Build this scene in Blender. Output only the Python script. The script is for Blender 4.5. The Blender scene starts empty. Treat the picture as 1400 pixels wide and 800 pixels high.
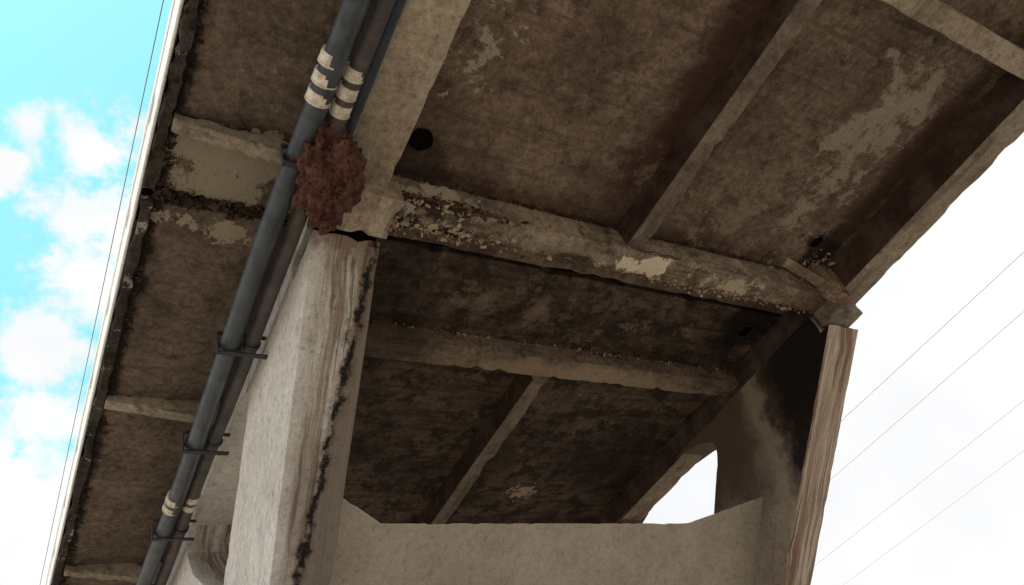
import bpy, bmesh, math, random
from mathutils import Vector, Matrix, noise
random.seed(7)
scene=bpy.context.scene
scene.view_settings.view_transform='Standard'
scene.view_settings.look='None'
scene.view_settings.exposure=0

# ------------------------------------------------------------ node helpers
class NT:
    def __init__(s,tree): s.t=tree; s.n=tree.nodes; s.l=tree.links
    def new(s,t,**k):
        n=s.n.new(t)
        for a,b in k.items(): setattr(n,a,b)
        return n
    def link(s,a,b): s.l.new(a,b)
    def val(s,sock,v):
        if isinstance(v,bpy.types.NodeSocket): s.link(v,sock)
        else: sock.default_value=v
    def math(s,op,a,b=0.0,c=None,clamp=False):
        n=s.new('ShaderNodeMath',operation=op,use_clamp=clamp)
        s.val(n.inputs[0],a); s.val(n.inputs[1],b)
        if c is not None: s.val(n.inputs[2],c)
        return n.outputs[0]
    def mul(s,*a):
        r=a[0]
        for q in a[1:]: r=s.math('MULTIPLY',r,q)
        return r
    def vmath(s,op,a,b=None):
        n=s.new('ShaderNodeVectorMath',operation=op)
        s.val(n.inputs[0],a)
        if b is not None: s.val(n.inputs[1],b)
        return n
    def noise(s,vec,scale,detail=5,rough=.6,dist=0.0):
        n=s.new('ShaderNodeTexNoise')
        n.inputs['Scale'].default_value=scale; n.inputs['Detail'].default_value=detail
        n.inputs['Roughness'].default_value=rough; n.inputs['Distortion'].default_value=dist
        s.link(vec,n.inputs['Vector']); return n.outputs[0]
    def rng(s,v,a,b,c=0.0,d=1.0,smooth=True):
        n=s.new('ShaderNodeMapRange'); n.clamp=True
        if smooth: n.interpolation_type='SMOOTHSTEP'
        s.val(n.inputs[0],v)
        if a>b: a,b,c,d=b,a,d,c
        n.inputs[1].default_value=a;n.inputs[2].default_value=b
        n.inputs[3].default_value=c;n.inputs[4].default_value=d
        return n.outputs[0]
    def mix(s,f,a,b,mode='MIX'):
        n=s.new('ShaderNodeMix',data_type='RGBA',blend_type=mode)
        s.val(n.inputs[0],f)
        for i,v in ((6,a),(7,b)):
            if isinstance(v,(tuple,list)): n.inputs[i].default_value=(v[0],v[1],v[2],1)
            else: s.link(v,n.inputs[i])
        return n.outputs[2]
def ds(c,k=.82):
    if c is None: return None
    l=.3*c[0]+.55*c[1]+.15*c[2]
    return tuple(l+(q-l)*k for q in c)

def concrete(name,ca,cb,dark=None,dark_amt=.7,dark_lo=.5,dark_hi=.66,light=None,light_lo=.6,light_hi=.64,light_amt=.7,
             streak=None,streak_col=(.03,.02,.015),streak_lo=.5,streak_hi=.66,streak_amt=.7,blobs=(),patches=(),bump=.4,scale=1.0,rough=.92,extra=None,grain=.6,pits=.0):
    ca,cb,dark,light,streak_col=map(ds,(ca,cb,dark,light,streak_col))
    m=bpy.data.materials.new(name); m.use_nodes=True
    T=NT(m.node_tree); b=T.n['Principled BSDF']
    co=T.new('ShaderNodeTexCoord').outputs['Object']
    n1=T.noise(co,.9*scale,4,.68)
    col=T.mix(T.rng(n1,.36,.64),ca,cb)
    n2=T.noise(co,4.2*scale,5,.72)
    if dark: col=T.mix(T.mul(T.rng(n2,dark_lo,dark_hi),dark_amt),col,dark)
    n6=T.noise(co,17*scale,3,.75)
    col=T.mix(grain,col,T.rng(n6,.3,.72,.45,1.55),'MULTIPLY')
    if streak:
        sx=T.new('ShaderNodeSeparateXYZ'); T.link(co,sx.inputs[0])
        X,Y,Z=sx.outputs
        cx=T.new('ShaderNodeCombineXYZ')
        if streak=='slant':
            T.link(T.math('MULTIPLY',X,9),cx.inputs[0]);T.link(T.math('MULTIPLY',T.math('ADD',Y,Z),3.0),cx.inputs[1]);T.link(T.math('MULTIPLY',T.math('SUBTRACT',Y,Z),.35),cx.inputs[2])
        else:
            k={'x':(.9,10,10),'y':(5,.7,6),'z':(6,6,.8)}[streak]
            for i,q in enumerate((X,Y,Z)): T.link(T.math('MULTIPLY',q,k[i]),cx.inputs[i])
        n3=T.noise(cx.outputs[0],1.0,4,.66)
        col=T.mix(T.mul(T.rng(n3,streak_lo,streak_hi),streak_amt),col,streak_col)
    if light or patches: n4=T.noise(co,3.1*scale,6,.76)
    if light: col=T.mix(T.mul(T.rng(n4,light_lo,light_hi),light_amt),col,light)
    if blobs or patches: nb=T.noise(co,2.8,4,.68)
    def bm_(c,r,amp,soft):
        L=T.vmath('LENGTH',T.vmath('DIVIDE',T.vmath('SUBTRACT',co,c).outputs[0],r).outputs[0]).outputs['Value']
        L=T.math('ADD',L,T.mul(T.math('SUBTRACT',nb,.5),amp*1.6))
        return T.rng(L,1.0-soft,1.0,1,0)
    for bl in blobs:
        c,r,cc,st,amp=bl[:5]
        col=T.mix(T.mul(bm_(c,r,amp,bl[5] if len(bl)>5 else .5),st),col,cc)
    for pt in patches:      # peeling / efflorescence: broken flakes inside a zone
        c,r,cc,st,th=pt[:5]; wd=pt[5] if len(pt)>5 else .035
        z=bm_(c,r,1.2,.7)
        v=T.math('ADD',n4,T.mul(T.math('SUBTRACT',z,1.0),.25))
        col=T.mix(T.mul(T.rng(v,th,th+wd),st),col,cc)
    if extra: col=extra(T,co,col)
    if pits: col=T.mix(T.mul(T.rng(n6,.40,.32),pits),col,(.1,.075,.055))
    n5=T.noise(co,90,1,.7)
    col=T.mix(.45,col,T.rng(n5,.25,.75,.6,1.4,False),'MULTIPLY')
    bp=T.new('ShaderNodeBump'); bp.inputs['Strength'].default_value=bump; bp.inputs['Distance'].default_value=.035
    T.link(n6,bp.inputs['Height']); T.link(bp.outputs[0],b.inputs['Normal'])
    T.link(col,b.inputs['Base Color']); b.inputs['Roughness'].default_value=rough
    b.inputs['Specular IOR Level'].default_value=.15
    return m

def simple(name,c1,c2,rough=.6,scale=6,metal=0,bump=.15,spec=.4):
    m=bpy.data.materials.new(name); m.use_nodes=True
    T=NT(m.node_tree); b=T.n['Principled BSDF']
    co=T.new('ShaderNodeTexCoord').outputs['Object']
    n=T.noise(co,scale,4,.7)
    T.link(T.mix(T.rng(n,.38,.62),c1,c2),b.inputs['Base Color'])
    b.inputs['Roughness'].default_value=rough; b.inputs['Metallic'].default_value=metal; b.inputs['Specular IOR Level'].default_value=spec
    bp=T.new('ShaderNodeBump'); bp.inputs['Strength'].default_value=bump; bp.inputs['Distance'].default_value=.02
    T.link(n,bp.inputs['Height']); T.link(bp.outputs[0],b.inputs['Normal'])
    return m

# ------------------------------------------------------------ materials
BLK=(.012,.009,.008); RED=(.055,.024,.019)
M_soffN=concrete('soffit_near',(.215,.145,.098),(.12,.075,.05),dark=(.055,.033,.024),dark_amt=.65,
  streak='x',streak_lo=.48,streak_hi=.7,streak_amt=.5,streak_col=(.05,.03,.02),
  patches=[((7.0,1.6,5.56),(.8,2.2,2),(.37,.32,.25),.6,.42,.11),
         ((2.5,1.4,5.56),(.6,1.9,2),(.42,.37,.30),.6,.50,.04),
         ((4.2,2.8,5.56),(2.4,1.2,2),(.26,.2,.145),.45,.52,.09),
         ((6.2,2.9,5.56),(1.6,.9,2),(.28,.22,.16),.55,.48,.1)],
  blobs=[((4.72,1.6,5.56),(.42,2.8,2),RED,.85,.9,.8),
         ((7.8,1.9,5.56),(.3,2.6,2),RED,.85,.8,.7),
         ((4.9,3.4,5.56),(4,.35,2),RED,.7,.9,.8),
         ((7.7,3.1,5.56),(.4,.45,2),BLK,.8,1.4,.6),
         ((2.4,3.25,5.56),(.5,.3,2),BLK,.7,1.4,.6)])
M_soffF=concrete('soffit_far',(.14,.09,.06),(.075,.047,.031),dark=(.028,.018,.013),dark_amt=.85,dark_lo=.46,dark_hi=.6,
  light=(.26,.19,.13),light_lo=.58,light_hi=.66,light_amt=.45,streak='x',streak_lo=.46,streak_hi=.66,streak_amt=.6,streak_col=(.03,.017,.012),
  patches=[((6.2,8.2,5.56),(.45,.35,2),(.5,.38,.28),.75,.44),((4.5,4.5,5.56),(2.4,.7,2),(.22,.165,.115),.45,.49,.08)],
  blobs=[((7.6,4.4,5.56),(.6,.7,2),BLK,.85,1.2,.6),
         ((7.4,7.4,5.56),(.9,1.6,2),BLK,.7,1.2,.8),((2.8,5,5.56),(.9,6,2),BLK,.45,1.2,.9)])
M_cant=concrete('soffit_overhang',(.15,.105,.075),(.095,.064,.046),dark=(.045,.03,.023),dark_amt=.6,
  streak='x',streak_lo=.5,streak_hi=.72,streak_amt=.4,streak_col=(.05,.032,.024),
  patches=[((1.1,3.75,5.56),(1.3,.5,2),(.32,.265,.2),.7,.40,.07),((1.0,4.36,5.56),(.6,.25,2),(.34,.27,.2),.7,.45)],
  blobs=[((1.0,4.12,5.56),(1.2,.10,2),BLK,1,1.0,.4),((1.0,3.4,5.56),(1.2,.2,2),BLK,.6,1.0,.8),
         ((.45,4,5.56),(.17,12,2),BLK,.95,1.2,.5),((1.6,4,5.56),(.25,12,2),(.03,.02,.016),.75,1.4,.7)])
M_beam=concrete('beam_tan',(.43,.34,.24),(.31,.235,.16),dark=(.15,.1,.068),dark_amt=.55,dark_lo=.48,dark_hi=.68,streak='y',streak_amt=.5,streak_col=(.14,.088,.06),grain=.35,pits=.4)
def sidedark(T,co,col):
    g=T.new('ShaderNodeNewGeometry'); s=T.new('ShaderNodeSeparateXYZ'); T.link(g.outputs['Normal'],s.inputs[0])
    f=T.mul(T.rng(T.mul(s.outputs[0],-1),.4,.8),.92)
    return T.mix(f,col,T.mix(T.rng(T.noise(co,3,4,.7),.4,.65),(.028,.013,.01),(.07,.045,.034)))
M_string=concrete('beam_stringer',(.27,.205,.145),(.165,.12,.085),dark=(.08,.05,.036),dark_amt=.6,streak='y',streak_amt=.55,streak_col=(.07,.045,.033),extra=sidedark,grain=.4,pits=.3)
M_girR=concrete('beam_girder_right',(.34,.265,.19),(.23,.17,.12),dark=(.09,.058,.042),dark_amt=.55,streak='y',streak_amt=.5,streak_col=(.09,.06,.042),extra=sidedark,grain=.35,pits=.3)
M_bracket=concrete('bracket',(.31,.25,.18),(.22,.17,.12),dark=(.08,.055,.04),dark_amt=.6,streak='x',streak_amt=.4,bump=.5,grain=.4)
M_cross=concrete('beam_cross',(.33,.245,.17),(.19,.135,.092),dark=(.065,.04,.028),dark_amt=.7,light=(.44,.36,.27),light_lo=.54,light_hi=.61,light_amt=.5,
   streak='x',streak_amt=.6,bump=.7,
   patches=[((2.75,3.45,5.35),(.8,.5,.3),(.52,.45,.36),.7,.45),((5.15,3.6,5.25),(.5,.3,.16),(.74,.64,.5),.95,.40),((6.3,3.6,5.25),(1.4,.3,.12),(.55,.45,.34),.7,.49)],
   blobs=[((2.5,3.7,5.2),(.8,.2,.12),BLK,.9,1.6,.4),((7.7,3.5,5.3),(.5,.5,.5),(.10,.05,.03),.6,1.4),((5.0,3.4,5.57),(4,.3,.07),RED,.85,.8,.6),
          ((2.7,3.4,5.22),(.45,.2,.06),(.035,.018,.013),.9,1.6,.4),((4.2,3.7,5.2),(.5,.12,.05),(.04,.02,.015),.8,1.6,.4)])
M_cross2=concrete('beam_cross_far',(.25,.175,.12),(.15,.1,.068),dark=(.05,.03,.02),dark_amt=.6,streak='x',streak_amt=.5,bump=.5,
   blobs=[((5.6,5.5,5.33),(2.6,.4,.05),(.42,.31,.21),.55,.9,.6),((2.6,5.4,5.4),(1,.5,.4),(.05,.03,.02),.6,1)])
M_portal=concrete('portal_plaster',(.48,.405,.32),(.40,.335,.262),dark=(.29,.235,.18),dark_amt=.4,dark_lo=.46,dark_hi=.75,bump=.14,grain=.18,pits=.25,
   streak='z',streak_amt=.28,streak_lo=.5,streak_hi=.8,streak_col=(.26,.2,.15))
def warpstreak(T,co,X,Z,fx,fz,seed):
    w=T.noise(co,1.7,2,.5)
    cx=T.new('ShaderNodeCombineXYZ')
    T.link(T.math('ADD',T.mul(X,fx),T.mul(w,1.3)),cx.inputs[0]); cx.inputs[1].default_value=seed; T.link(T.mul(Z,fz),cx.inputs[2])
    return T.noise(cx.outputs[0],1,6,.72)
def legL_extra(T,co,col):
    s=T.new('ShaderNodeSeparateXYZ'); T.link(co,s.inputs[0]); X,Y,Z=s.outputs
    g=T.new('ShaderNodeNewGeometry'); gs=T.new('ShaderNodeSeparateXYZ'); T.link(g.outputs['Normal'],gs.inputs[0])
    front=T.rng(T.mul(gs.outputs[1],-1),.3,.5)
    top=T.rng(Z,2.6,4.6,.5,1)
    inner=T.rng(X,1.68,1.78)
    n=warpstreak(T,co,X,Z,6,.4,1.0)
    col=T.mix(T.mul(T.rng(n,.40,.60),front,top,inner,.9),col,(.22,.15,.105))
    n=warpstreak(T,co,X,Z,15,.8,4.0)
    col=T.mix(T.mul(T.rng(n,.48,.64),front,top,inner,.9),col,(.06,.038,.028))
    line=T.math('SUBTRACT',X,T.math('MULTIPLY_ADD',Z,.145,1.455))
    nz=T.mul(T.math('SUBTRACT',T.noise(co,5,6,.75),.5),.3)
    d=T.math('ADD',line,nz)
    grey=T.mul(T.rng(d,.0,.03),front)
    col=T.mix(T.mul(grey,.85),col,(.19,.155,.13))
    ab=T.math('ABSOLUTE',d)
    gap=T.rng(T.noise(co,9,3,.6),.36,.5)
    col=T.mix(T.mul(T.rng(ab,.11,.02),front,.6),col,(.10,.062,.045))
    col=T.mix(T.mul(T.rng(ab,.05,.012),front,gap,.97),col,BLK)
    return col
M_legL=concrete('pier_leg_pale',(.64,.60,.555),(.54,.50,.455),dark=(.40,.36,.32),dark_amt=.5,streak='slant',streak_col=(.33,.28,.235),streak_lo=.52,streak_hi=.78,streak_amt=.5,bump=.2,grain=.24,pits=.35,
   blobs=[((1.95,3.7,4.98),(.5,.35,.4),(.15,.075,.05),.85,1.2,.8),((1.6,4.6,5.35),(.3,2,.2),(.25,.19,.14),.6,1.2)],extra=legL_extra)
def legR_extra(T,co,col):
    s=T.new('ShaderNodeSeparateXYZ'); T.link(co,s.inputs[0]); X,Y,Z=s.outputs
    g=T.new('ShaderNodeNewGeometry'); gs=T.new('ShaderNodeSeparateXYZ'); T.link(g.outputs['Normal'],gs.inputs[0])
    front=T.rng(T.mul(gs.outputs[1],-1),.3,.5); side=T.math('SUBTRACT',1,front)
    n=warpstreak(T,co,X,Z,8,.5,2.0)
    cream=T.mix(T.rng(n,.40,.60),(.60,.51,.41),(.22,.13,.09))
    n=warpstreak(T,co,X,Z,20,1.0,7.0)
    cream=T.mix(T.mul(T.rng(n,.50,.64),.85),cream,(.08,.045,.033))
    col=T.mix(T.mul(front,.92),col,cream)
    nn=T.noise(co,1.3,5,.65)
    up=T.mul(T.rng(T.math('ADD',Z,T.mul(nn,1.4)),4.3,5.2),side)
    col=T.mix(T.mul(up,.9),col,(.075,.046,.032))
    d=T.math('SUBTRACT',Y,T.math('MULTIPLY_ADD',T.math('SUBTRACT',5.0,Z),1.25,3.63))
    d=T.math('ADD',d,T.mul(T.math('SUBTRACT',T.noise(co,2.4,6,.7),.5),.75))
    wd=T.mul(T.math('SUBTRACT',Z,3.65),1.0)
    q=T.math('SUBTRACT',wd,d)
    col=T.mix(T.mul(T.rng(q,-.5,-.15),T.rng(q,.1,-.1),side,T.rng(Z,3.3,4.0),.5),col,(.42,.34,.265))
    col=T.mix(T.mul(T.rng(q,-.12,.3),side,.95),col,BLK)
    return col
M_legR=concrete('pier_leg_stained',(.43,.36,.285),(.34,.275,.215),dark=(.2,.15,.11),dark_amt=.5,streak='slant',streak_col=(.19,.14,.1),streak_lo=.48,streak_hi=.75,streak_amt=.5,bump=.2,grain=.28,pits=.3,extra=legR_extra)
M_white=concrete('parapet_white',(.8,.8,.78),(.7,.7,.68),dark=(.5,.49,.47),dark_amt=.3,bump=.2,grain=.2)
M_edge=concrete('edge_mould',(.06,.045,.035),(.03,.022,.018),dark=(.012,.01,.009),dark_amt=.9,light=(.4,.35,.3),light_lo=.58,light_hi=.62,bump=.8)
M_asph=simple('asphalt',(.05,.05,.05),(.065,.063,.06),.95,20)
M_pipe=simple('pipe_slate',(.028,.035,.042),(.054,.063,.072),.45,5)
M_pipe2=simple('pipe_brown',(.085,.067,.054),(.043,.041,.041),.65,6)
M_pipe3=simple('pipe_dark',(.015,.022,.032),(.028,.036,.048),.5,5)
M_band=simple('tape_white',(.68,.62,.54),(.42,.35,.27),.7,14)
M_steel=simple('clamp_steel',(.022,.026,.03),(.045,.045,.05),.5,12,.3)
M_hole=simple('hole_black',(.004,.003,.003),(.008,.006,.006),1,10,spec=0)
M_rust=simple('rust',(.14,.055,.028),(.06,.025,.015),.9,20,0,.5)
M_crust=simple('spalled_crust',(.42,.33,.24),(.1,.06,.04),.95,7,0,.8,.1)
M_crustD=simple('black_crust',(.025,.018,.014),(.075,.045,.03),.95,7,0,.8,.1)
M_wire=simple('wire_grey',(.70,.71,.74),(.74,.75,.77),.6,1)
M_wire2=simple('wire_dark',(.12,.14,.15),(.16,.18,.19),.6,1)
m=bpy.data.materials.new('nest_mud'); m.use_nodes=True
T=NT(m.node_tree); b=T.n['Principled BSDF']; co=T.new('ShaderNodeTexCoord').outputs['Object']
n=T.noise(co,8,5,.7); n2=T.noise(co,26,5,.75)
c=T.mix(T.rng(n,.38,.62),(.10,.042,.032),(.185,.09,.07)); c=T.mix(T.rng(n2,.57,.7),c,(.3,.2,.165)); c=T.mix(T.rng(n2,.46,.36),c,(.015,.007,.006))
T.link(c,b.inputs['Base Color']); b.inputs['Roughness'].default_value=.95; b.inputs['Specular IOR Level'].default_value=.1
bp=T.new('ShaderNodeBump'); bp.inputs['Strength'].default_value=1; bp.inputs['Distance'].default_value=.05
T.link(n2,bp.inputs['Height']); T.link(bp.outputs[0],b.inputs['Normal'])
M_nest=m

# ------------------------------------------------------------ geometry helpers
def mkobj(name,bm,mat,parent=None,smooth=False):
    me=bpy.data.meshes.new(name); bmesh.ops.recalc_face_normals(bm,faces=bm.faces)
    bm.to_mesh(me); bm.free()
    o=bpy.data.objects.new(name,me); scene.collection.objects.link(o)
    me.materials.append(mat)
    if smooth:
        for p in me.polygons: p.use_smooth=True
    if parent: o.parent=parent
    return o
def empty(name):
    e=bpy.data.objects.new(name,None); scene.collection.objects.link(e); return e

def lattice(name,fn,nx,ny,nz,mat,parent,jit=.003,chip=.008,cs=6.0,bev=.01,th=.12):
    """box surface parametrised by fn(u,v,w); arrises chipped inward where a noise exceeds a threshold"""
    bm=bmesh.new(); V={}
    def vert(i,j,k):
        key=(i,j,k)
        if key in V: return V[key]
        p=Vector(fn(i/nx,j/ny,k/nz))
        nb=(i in(0,nx))+(j in(0,ny))+(k in(0,nz))
        d=None
        if nb>=2 and chip:
            a=noise.fractal(p*cs,.8,2.0,4)
            a=max(0,a-th)*chip*7
            q=Vector(fn(.5 if i in(0,nx) else i/nx,.5 if j in(0,ny) else j/ny,.5 if k in(0,nz) else k/nz))
            d=(q-p)
            if d.length>1e-6: d=d.normalized()*min(a,.4*d.length)
        p+=noise.noise_vector(p*1.1)*jit+noise.noise_vector(p*6)*jit*.5
        if d is not None: p+=d
        V[key]=bm.verts.new(p); return V[key]
    def quad(a,b,c,d):
        bm.faces.new([vert(*a),vert(*b),vert(*c),vert(*d)])
    for i in range(nx):
        for j in range(ny):
            for k in (0,nz): quad((i,j,k),(i+1,j,k),(i+1,j+1,k),(i,j+1,k))
    for i in range(nx):
        for k in range(nz):
            for j in (0,ny): quad((i,j,k),(i+1,j,k),(i+1,j,k+1),(i,j,k+1))
    for j in range(ny):
        for k in range(nz):
            for i in (0,nx): quad((i,j,k),(i,j+1,k),(i,j+1,k+1),(i,j,k+1))
    o=mkobj(name,bm,mat,parent)
    if bev:
        md=o.modifiers.new('b','BEVEL'); md.width=bev; md.segments=2; md.limit_method='ANGLE'; md.angle_limit=math.radians(50)
    return o
def box(name,x0,x1,y0,y1,z0,z1,mat,parent,step=.12,**k):
    n=lambda a,b:max(1,min(260,int(abs(b-a)/step)))
    return lattice(name,lambda u,v,w:(x0+(x1-x0)*u,y0+(y1-y0)*v,z0+(z1-z0)*w),n(x0,x1),n(y0,y1),n(z0,z1),mat,parent,**k)
def lerp_tab(tab,z):
    for (z0,a),(z1,b) in zip(tab,tab[1:]):
        if z0>=z>=z1: return a+(b-a)*(z0-z)/(z0-z1)
    return tab[0][1] if z>tab[0][0] else tab[-1][1]
def leg(name,x0,x1,kl,kr,y0,far,mat,parent,near=None,ztop=5.27):
    zs=[]
    z=ztop
    while z>2.4: zs.append(z); z-=.07
    zs+= [2.0,1.2,.4,-.6,-1.7]
    nz=len(zs)-1
    def fn(u,v,w):
        f=w*nz; i=int(min(nz-1,math.floor(f))); t=f-i
        z=zs[i]+(zs[i+1]-zs[i])*t
        x=x0+(x1-x0)*u
        if near: yn=lerp_tab(near,z)
        else:
            zz=min(5.0,max(z,2.7)); yn=y0+(5.0-zz)*(kl+(kr-kl)*u)
        yf=lerp_tab(far,z)
        return (x,yn+(yf-yn)*v,z)
    return lattice(name,fn,6,18,nz,mat,parent,jit=.004,chip=.007,cs=6)
def crust(name,fn,n,smin,smax,mat,parent):
    """many small irregular chips sitting on a surface, one mesh"""
    bm=bmesh.new()
    for i in range(n):
        c=Vector(fn()); s=random.uniform(smin,smax)*random.uniform(.4,1)
        R=Matrix.Rotation(random.uniform(0,6.3),3,Vector((random.gauss(0,1),random.gauss(0,1),random.gauss(0,1))).normalized())
        r=bmesh.ops.create_icosphere(bm,subdivisions=1,radius=1)
        sc=(s,s*random.uniform(.5,1),s*random.uniform(.2,.5))
        for v in r['verts']:
            q=Vector((v.co.x*sc[0],v.co.y*sc[1],v.co.z*sc[2]))*(1+.5*random.uniform(-1,1))
            v.co=c+R@q
    return mkobj(name,bm,mat,parent)

bridge=empty('concrete_bridge')
# ---- deck slabs
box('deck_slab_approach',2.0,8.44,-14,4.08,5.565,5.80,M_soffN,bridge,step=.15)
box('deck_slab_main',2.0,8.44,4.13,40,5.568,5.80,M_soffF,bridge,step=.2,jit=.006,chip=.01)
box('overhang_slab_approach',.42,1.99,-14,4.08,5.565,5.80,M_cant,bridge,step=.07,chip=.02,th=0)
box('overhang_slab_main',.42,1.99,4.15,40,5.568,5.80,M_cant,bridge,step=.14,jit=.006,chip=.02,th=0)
box('joint_filler',.45,8.4,4.0,4.25,5.66,5.79,M_hole,bridge,step=.5)
box('road_surface',.8,8.1,-14,40,5.804,5.87,M_asph,bridge,step=3,jit=0,chip=0)
box('edge_drip',.40,.50,-14,4.08,5.50,5.563,M_edge,bridge,step=.07,jit=.006,chip=.02,cs=7,th=0)
box('edge_drip_far',.40,.50,4.15,40,5.50,5.565,M_edge,bridge,step=.14,jit=.006,chip=.02,cs=7,th=0)
for side,(xa,xb) in enumerate(((.385,.56),(8.28,8.455))):
    box('parapet_kerb_%d'%side,xa,xb,-14,40,5.81,6.08,M_white,bridge,step=.5,jit=0,chip=0)
    box('parapet_face_%d'%side,(xa-.012) if side==0 else xb-.02,(xa+.012) if side==0 else xb+.012,-14,40,5.57,5.812,M_white,bridge,step=.5,jit=0,chip=0)
    box('parapet_rail_%d'%side,xa,xb-.02,-14,40,6.42,6.62,M_white,bridge,step=.5,jit=0,chip=0)
    y=-14
    while y<40:
        box('parapet_post',xa+.01,xb-.03,y,y+.9,6.05,6.43,M_white,bridge,step=1,jit=0,chip=0); y+=1.2
# ---- longitudinal girders
box('girder',1.73,2.15,-14,3.40,5.17,5.567,M_beam,bridge,step=.1)
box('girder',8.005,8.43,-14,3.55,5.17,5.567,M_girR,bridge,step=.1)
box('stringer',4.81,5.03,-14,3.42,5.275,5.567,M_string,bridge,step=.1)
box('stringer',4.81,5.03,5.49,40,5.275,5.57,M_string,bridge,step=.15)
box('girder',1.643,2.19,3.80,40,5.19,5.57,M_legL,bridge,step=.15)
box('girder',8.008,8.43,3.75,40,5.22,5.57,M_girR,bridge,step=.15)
# ---- crossbeams
for y in (-12.8,-9.55,-6.3,-3.05,.19):
    box('crossbeam',2.14,8.01,y,y+.22,5.3,5.569,M_beam,bridge,step=.12)
box('crossbeam_end',2.14,8.01,3.40,3.70,5.215,5.569,M_cross,bridge,step=.045,jit=.005,chip=.016,cs=5,th=.08,bev=.006)
box('crossbeam_second',2.18,8.01,5.20,5.50,5.34,5.572,M_cross2,bridge,step=.07,jit=.005,chip=.010)
for y in (9.9,13.2,16.5,22,28): box('crossbeam_rear',2.18,8.01,y,y+.3,5.3,5.572,M_cross2,bridge,step=.2)
# ---- girder ends / bearings on the pier
box('girder_bearing_block',1.74,2.27,3.30,3.72,5.02,5.3,M_beam,bridge,step=.05,jit=.006,chip=.016,cs=6,bev=.006)
box('bearing_pad',1.70,2.2,3.76,4.3,4.98,5.2,M_hole,bridge,step=.2)
box('girder_bearing_block',7.99,8.45,3.42,3.74,5.02,5.3,M_bracket,bridge,step=.05,jit=.006,chip=.02,cs=6)
# corner gusset between end crossbeam and right girder, with a sloping brace
M_gus=concrete('gusset_rusty',(.30,.2,.135),(.19,.11,.075),dark=(.08,.04,.025),dark_amt=.7,light=(.5,.41,.31),light_lo=.53,light_hi=.6,light_amt=.7,bump=.7)
lattice('corner_gusset',lambda u,v,w:(7.72+.29*u+.12*(1-w)*(1-u),3.20+.22*v,5.04+(5.566-5.04)*w),6,5,10,M_gus,bridge,jit=.01,chip=.02,th=0)
lattice('corner_brace',lambda u,v,w:(7.28+.60*w+.10*u,3.24+.13*v,5.53-.36*w+.05*(1-u)),3,3,14,M_gus,bridge,jit=.008,chip=.02,th=0)
# ---- cantilever brackets
for y in (-13,-9.7,-6.45,-3.2,.07,3.33,6.67,9.95,13.2,16.5,19.8):
    lattice('overhang_bracket',lambda u,v,w,y=y:(.5+1.26*u,y+.13*v,5.57-(.10+.17*u)*(1-w)),24,3,4,M_bracket,bridge,jit=.004,chip=.012,cs=6)
# ---- V pier legs
farL=[(5.27,6.7),(5.2,6.3),(5.1,5.98),(5.0,5.83),(4.9,5.80),(4.75,5.88),(4.395,6.195),(3.625,6.915),(2.7,7.75),(-2,7.75)]
farR=[(5.27,6.9),(5.2,6.5),(5.1,6.2),(5.0,6.06),(4.88,6.06),(4.7,6.2),(4.25,6.62),(2.95,7.7),(2.7,7.9),(-2,7.9)]
leg('pier_leg',1.635,2.22,.84,1.04,3.725,farL,M_legL,bridge,ztop=4.99)
leg('pier_leg_head',1.637,2.218,.84,1.04,4.32,farL,M_legL,bridge)
leg('pier_leg',8.0,8.57,1.25,1.27,3.63,farR,M_legR,bridge,ztop=4.985)
leg('pier_leg_head',8.002,8.50,1.25,1.27,3.80,farR,M_legR,bridge)
near2=[(5.27,8.2),(5.2,8.45),(5.1,8.6),(4.9,8.6),(4.5,8.3),(3.9,7.55),(3.2,6.9),(-2,6.9)]
far2=[(5.27,11.6),(5.1,11.2),(4.9,11.1),(3.2,9.3),(2.7,9.0),(-2,9.0)]
leg('pier_leg_rear',1.642,2.21,0,0,0,far2,M_legL,bridge,near=near2)
leg('pier_leg_rear',8.006,8.49,0,0,0,far2,M_legR,bridge,near=near2)
# ---- portal beam with haunches
def topz(x):
    if x<2.86: return 3.715+(2.86-x)/.64*.26
    if x>6.75: return 3.715+(x-6.75)/1.25*.24
    return 3.715
zb=2.0
def pfn(u,v,w):
    x=2.15+(8.05-2.15)*u; zt=topz(x); z=zb+(zt-zb)*w
    yn=5.925+(3.8-max(z,2.6))*1.03
    return (x,yn+.55*v,z)
lattice('portal_beam',pfn,92,5,24,M_portal,bridge,jit=.004,chip=.005,bev=.02)
# ---- drains
def ring(name,c,r,parent,mat=M_edge):
    bm=bmesh.new(); N=28
    prof=[(r*1.18,.0),(r*1.2,-.015),(r*1.05,-.022),(r,-.012),(r*.95,.05)]
    rows=[]
    for i in range(N):
        a=2*math.pi*i/N; w=1+.1*noise.noise(Vector((math.cos(a)*2,math.sin(a)*2,c[0])))
        rows.append([bm.verts.new((c[0]+math.cos(a)*p*w,c[1]+math.sin(a)*p*w,c[2]+q)) for p,q in prof])
    for i in range(N):
        A=rows[i];B=rows[(i+1)%N]
        for j in range(len(prof)-1): bm.faces.new([A[j],B[j],B[j+1],A[j+1]])
    mkobj(name,bm,mat,parent,True)
    bm=bmesh.new(); bmesh.ops.create_circle(bm,cap_ends=True,radius=r*1.04,segments=24,matrix=Matrix.Translation((c[0],c[1],c[2]-.008)))
    mkobj(name+'_black_disc',bm,M_hole,parent)  # flat black disc, painted as the dark inside of the drain
ring('drain_outlet',(2.41,3.0,5.56),.088,bridge,M_hole)
ring('drain_outlet',(7.50,2.93,5.56),.085,bridge)
ring('drain_outlet',(7.62,4.45,5.56),.10,bridge)
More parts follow.
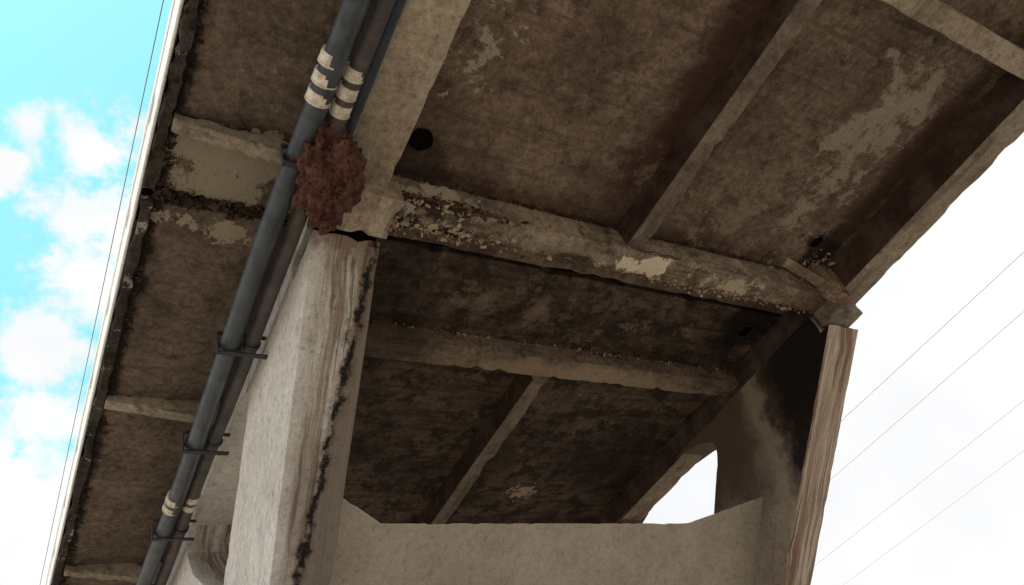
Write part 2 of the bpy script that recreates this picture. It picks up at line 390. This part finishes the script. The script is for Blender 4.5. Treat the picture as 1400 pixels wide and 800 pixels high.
# ---- crusts, spalls and exposed bars
R=random
crust('crossbeam_crust',lambda:(R.uniform(2.2,8),3.395+R.gauss(0,.015),5.55+R.gauss(0,.012)),420,.008,.035,M_crustD,bridge)
crust('crossbeam_crust',lambda:(2.25+abs(R.gauss(0,.6)),3.395+R.gauss(0,.012),5.23+R.gauss(0,.03)),260,.01,.045,M_crustD,bridge)
crust('crossbeam_crust',lambda:(2.25+abs(R.gauss(0,.7)),3.66+R.gauss(0,.05),5.215+R.gauss(0,.02)),260,.01,.05,M_crust,bridge)
crust('crossbeam_crust',lambda:(2.25+abs(R.gauss(0,.4)),3.395+R.gauss(0,.01),5.28+R.gauss(0,.08)),160,.01,.045,M_crust,bridge)
crust('crossbeam_crust',lambda:(R.uniform(4.6,7.9),3.69+R.gauss(0,.03),5.215+R.gauss(0,.015)),260,.008,.04,M_crust,bridge)
crust('crossbeam_crust',lambda:(R.uniform(2.3,7.9),3.73+R.gauss(0,.02),5.54+R.gauss(0,.02)),200,.01,.04,M_crustD,bridge)
crust('second_beam_crust',lambda:(R.uniform(2.3,7.9),5.195+R.gauss(0,.012),5.55+R.gauss(0,.012)),260,.008,.03,M_crust,bridge)
crust('overhang_joint_crust',lambda:(R.uniform(.5,1.65),4.11+R.gauss(0,.035),5.56+R.gauss(0,.015)),380,.01,.05,M_crustD,bridge)
crust('edge_crust',lambda:(.51+abs(R.gauss(0,.025)),R.uniform(-1,16),5.56+R.gauss(0,.01)),700,.008,.04,M_crustD,bridge)
crust('corner_crust',lambda:(R.uniform(7.5,8.02),3.3+R.gauss(0,.15),5.5+R.gauss(0,.06)),140,.01,.04,M_crust,bridge)
def tube(name,pts,r,mat,parent,caps=True):
    cu=bpy.data.curves.new(name,'CURVE'); cu.dimensions='3D'; cu.bevel_depth=r; cu.bevel_resolution=6; cu.use_fill_caps=caps
    sp=cu.splines.new('POLY'); sp.points.add(len(pts)-1)
    for p,q in zip(sp.points,pts): p.co=(*q,1)
    cu.materials.append(mat); cu.splines[0].use_smooth=True
    o=bpy.data.objects.new(name,cu); scene.collection.objects.link(o); o.parent=parent
    return o
for k,(z,a,bb) in enumerate(((5.235,2.3,3.3),(5.262,2.35,2.9),(5.225,4.9,5.5))):
    P=[(a+(bb-a)*i/12,3.378+.012*noise.noise(Vector((i*.6,k,0))),z+.02*noise.noise(Vector((i*.5,k,5)))) for i in range(13)]
    tube('exposed_rebar',P,.009,M_rust,bridge)

# ---- pipes
run=empty('utility_pipe_run')
def path(x,z,y0,y1,wob,seed):
    P=[];y=y0
    while y<y1:
        P.append((x+wob*noise.noise(Vector((y*.35,seed,0))),y,z+wob*noise.noise(Vector((y*.35,seed,9))))); y+=.25
    return P
tube('main_conduit',path(1.315,4.95,-14,40,.03,1),.084,M_pipe,run)
tube('second_conduit',path(1.505,5.0,-14,40,.03,5),.066,M_pipe2,run)
tube('third_conduit',path(1.64,5.09,-14,3.3,.01,8),.045,M_pipe3,run)
def bandset(x,z,r,y,n=3):
    for i in range(n):
        yy=y+i*.15
        tube('tape_band',[(x,yy-.048,z),(x,yy+.048,z)],r+.007,M_band,run)
        tube('tape_lip',[(x,yy+.03,z),(x,yy+.042,z)],r+.011,M_band,run)
bandset(1.315,4.95,.084,2.25); bandset(1.505,5.0,.066,2.33); bandset(1.315,4.95,.084,7.55,2); bandset(1.505,5.0,.066,7.6,2)
def clamp(y):
    for x,z,r in ((1.315,4.95,.084),(1.505,5.0,.066)):
        tube('clamp_ring',[(x,y-.025,z),(x,y+.025,z)],r+.012,M_steel,run)
    box('clamp_strap',1.215,1.64,y-.025,y+.025,4.845,4.862,M_steel,run,step=.3,jit=0,chip=0,bev=.004)
    box('clamp_arm',1.20,1.214,y-.025,y+.025,4.845,5.07,M_steel,run,step=.3,jit=0,chip=0,bev=.004)
    box('clamp_top',1.215,1.66,y-.02,y+.02,5.075,5.092,M_steel,run,step=.3,jit=0,chip=0,bev=.004)
for y in (-4,-.6,3.1,5.15,6.6,8.2,10.4,13): clamp(y)

# ---- nest
bm=bmesh.new(); bmesh.ops.create_icosphere(bm,subdivisions=6,radius=1)
for v in bm.verts:
    d=v.co.normalized()
    r=1+.42*noise.fractal(d*1.4+Vector((3,1,4)),.9,2,3)+.18*noise.fractal(d*4.5,.9,2,4)
    p=Vector((d.x*.24*r,d.y*.45*r,d.z*.2*r))
    p.x+= .09*d.y
    p+=Vector((1.55,3.16,4.94))
    cc=noise.voronoi(p*11)[0]
    p+=d*(.03*(.5-cc[0])-.03*max(0,.16-cc[0])*5)
    p+=d*(.012*noise.noise(p*32)+.006*noise.noise(p*70))
    v.co=p
nest=mkobj('insect_nest',bm,M_nest,None,True)

# ---- ground
bm=bmesh.new(); bmesh.ops.create_grid(bm,x_segments=60,y_segments=60,size=600)
for v in bm.verts: v.co.z=-1.65
ground=mkobj('ground',bm,concrete('dry_earth',(.40,.34,.27),(.33,.28,.215),dark=(.22,.18,.12),dark_amt=.4,scale=.4,bump=.5),None)

# ---- overhead lines, running parallel with the bridge
def wire(x,z,r,sag,y0=-40,y1=80,mat=M_wire):
    P=[]
    for i in range(61):
        t=i/60; y=y0+(y1-y0)*t; P.append((x,y,z-sag*4*t*(1-t)+sag))
    return tube('power_line',P,r,mat,None)
wire(.44,9.0,.005,.3,mat=M_wire2)
for x,z in ((24.5,12.2),(27.5,12.2),(33,12.0),(37.5,12.0)): wire(x,z,.02,.6)

# ------------------------------------------------------------ world
w=bpy.data.worlds.new('World'); scene.world=w; w.use_nodes=True
T=NT(w.node_tree); bg=T.n['Background']
EL,AZ=math.radians(68),math.radians(250)
sky=T.new('ShaderNodeTexSky',sky_type='NISHITA'); sky.sun_disc=False; sky.sun_elevation=EL; sky.sun_rotation=AZ; sky.air_density=1.0; sky.dust_density=.6
sc=T.mix(1.0,sky.outputs[0],(3.1,5.0,3.1),'MULTIPLY')
dirv=T.vmath('NORMALIZE',T.new('ShaderNodeTexCoord').outputs['Generated']).outputs[0]
nz=T.noise(dirv,11,7,.62); nw=T.noise(dirv,5,2,.5)
def cl(d,rad,st=1.0):
    m=T.vmath('DISTANCE',dirv,d).outputs['Value']
    return T.mul(T.rng(m,0,rad,1,0,False),st)
field=None
for d,r in (((-.003,.565,.825),.10),((.002,.631,.776),.13),((.027,.681,.731),.09),((-.0075,.741,.672),.07),((-.08,.601,.796),.06),((-.061,.555,.829),.05),((.002,.875,.484),.30)):
    q=cl(d,r); field=q if field is None else T.math('MAXIMUM',field,q)
v=T.math('ADD',field,T.mul(T.math('SUBTRACT',nz,.5),2.4))
v=T.math('ADD',v,T.mul(T.math('SUBTRACT',nw,.5),.6))
mask=T.mul(T.rng(v,.25,.66),T.rng(field,.0,.15))
s=T.new('ShaderNodeSeparateXYZ'); T.link(dirv,s.inputs[0])
bank=T.rng(T.math('ADD',s.outputs[0],T.mul(T.math('SUBTRACT',nz,.5),.3)),.2,.45)
far=T.vmath('DISTANCE',dirv,(-.03,.62,.78)).outputs['Value']
far=T.rng(T.math('ADD',far,T.mul(T.math('SUBTRACT',nz,.5),.5)),.4,.6)  # cloud cover added outside the view to keep the ambient light from turning teal
mask=T.math('MAXIMUM',T.math('MAXIMUM',mask,bank),far)
cloud=T.mix(T.rng(T.noise(dirv,2.5,4,.6),.3,.7),(9.2,9.3,9.5),(10.5,10.5,10.5))
fin=T.mix(mask,sc,cloud)
T.link(fin,bg.inputs[0]); bg.inputs[1].default_value=.1
sun=bpy.data.lights.new('sun','SUN'); sun.energy=4.5; sun.angle=math.radians(.5); sun.color=(1,.96,.9)
so=bpy.data.objects.new('sun',sun); scene.collection.objects.link(so)
sd=Vector((math.sin(AZ)*math.cos(EL),math.cos(AZ)*math.cos(EL),math.sin(EL)))
so.rotation_euler=sd.to_track_quat('Z','Y').to_euler()

# ------------------------------------------------------------ camera
cam=bpy.data.cameras.new('camera'); co=bpy.data.objects.new('camera',cam); scene.collection.objects.link(co)
cam.sensor_width=36; cam.lens=26.95; cam.clip_end=3000; cam.clip_start=.05
x=Vector((.8545,-.4424,-.2724)).normalized(); f=Vector((.4975,.5454,.6748)); f=(f-x*f.dot(x)).normalized(); z=-f; y=z.cross(x)
co.matrix_world=Matrix(((x.x,y.x,z.x,0),(x.y,y.y,z.y,0),(x.z,y.z,z.z,0),(0,0,0,1)))
scene.camera=co
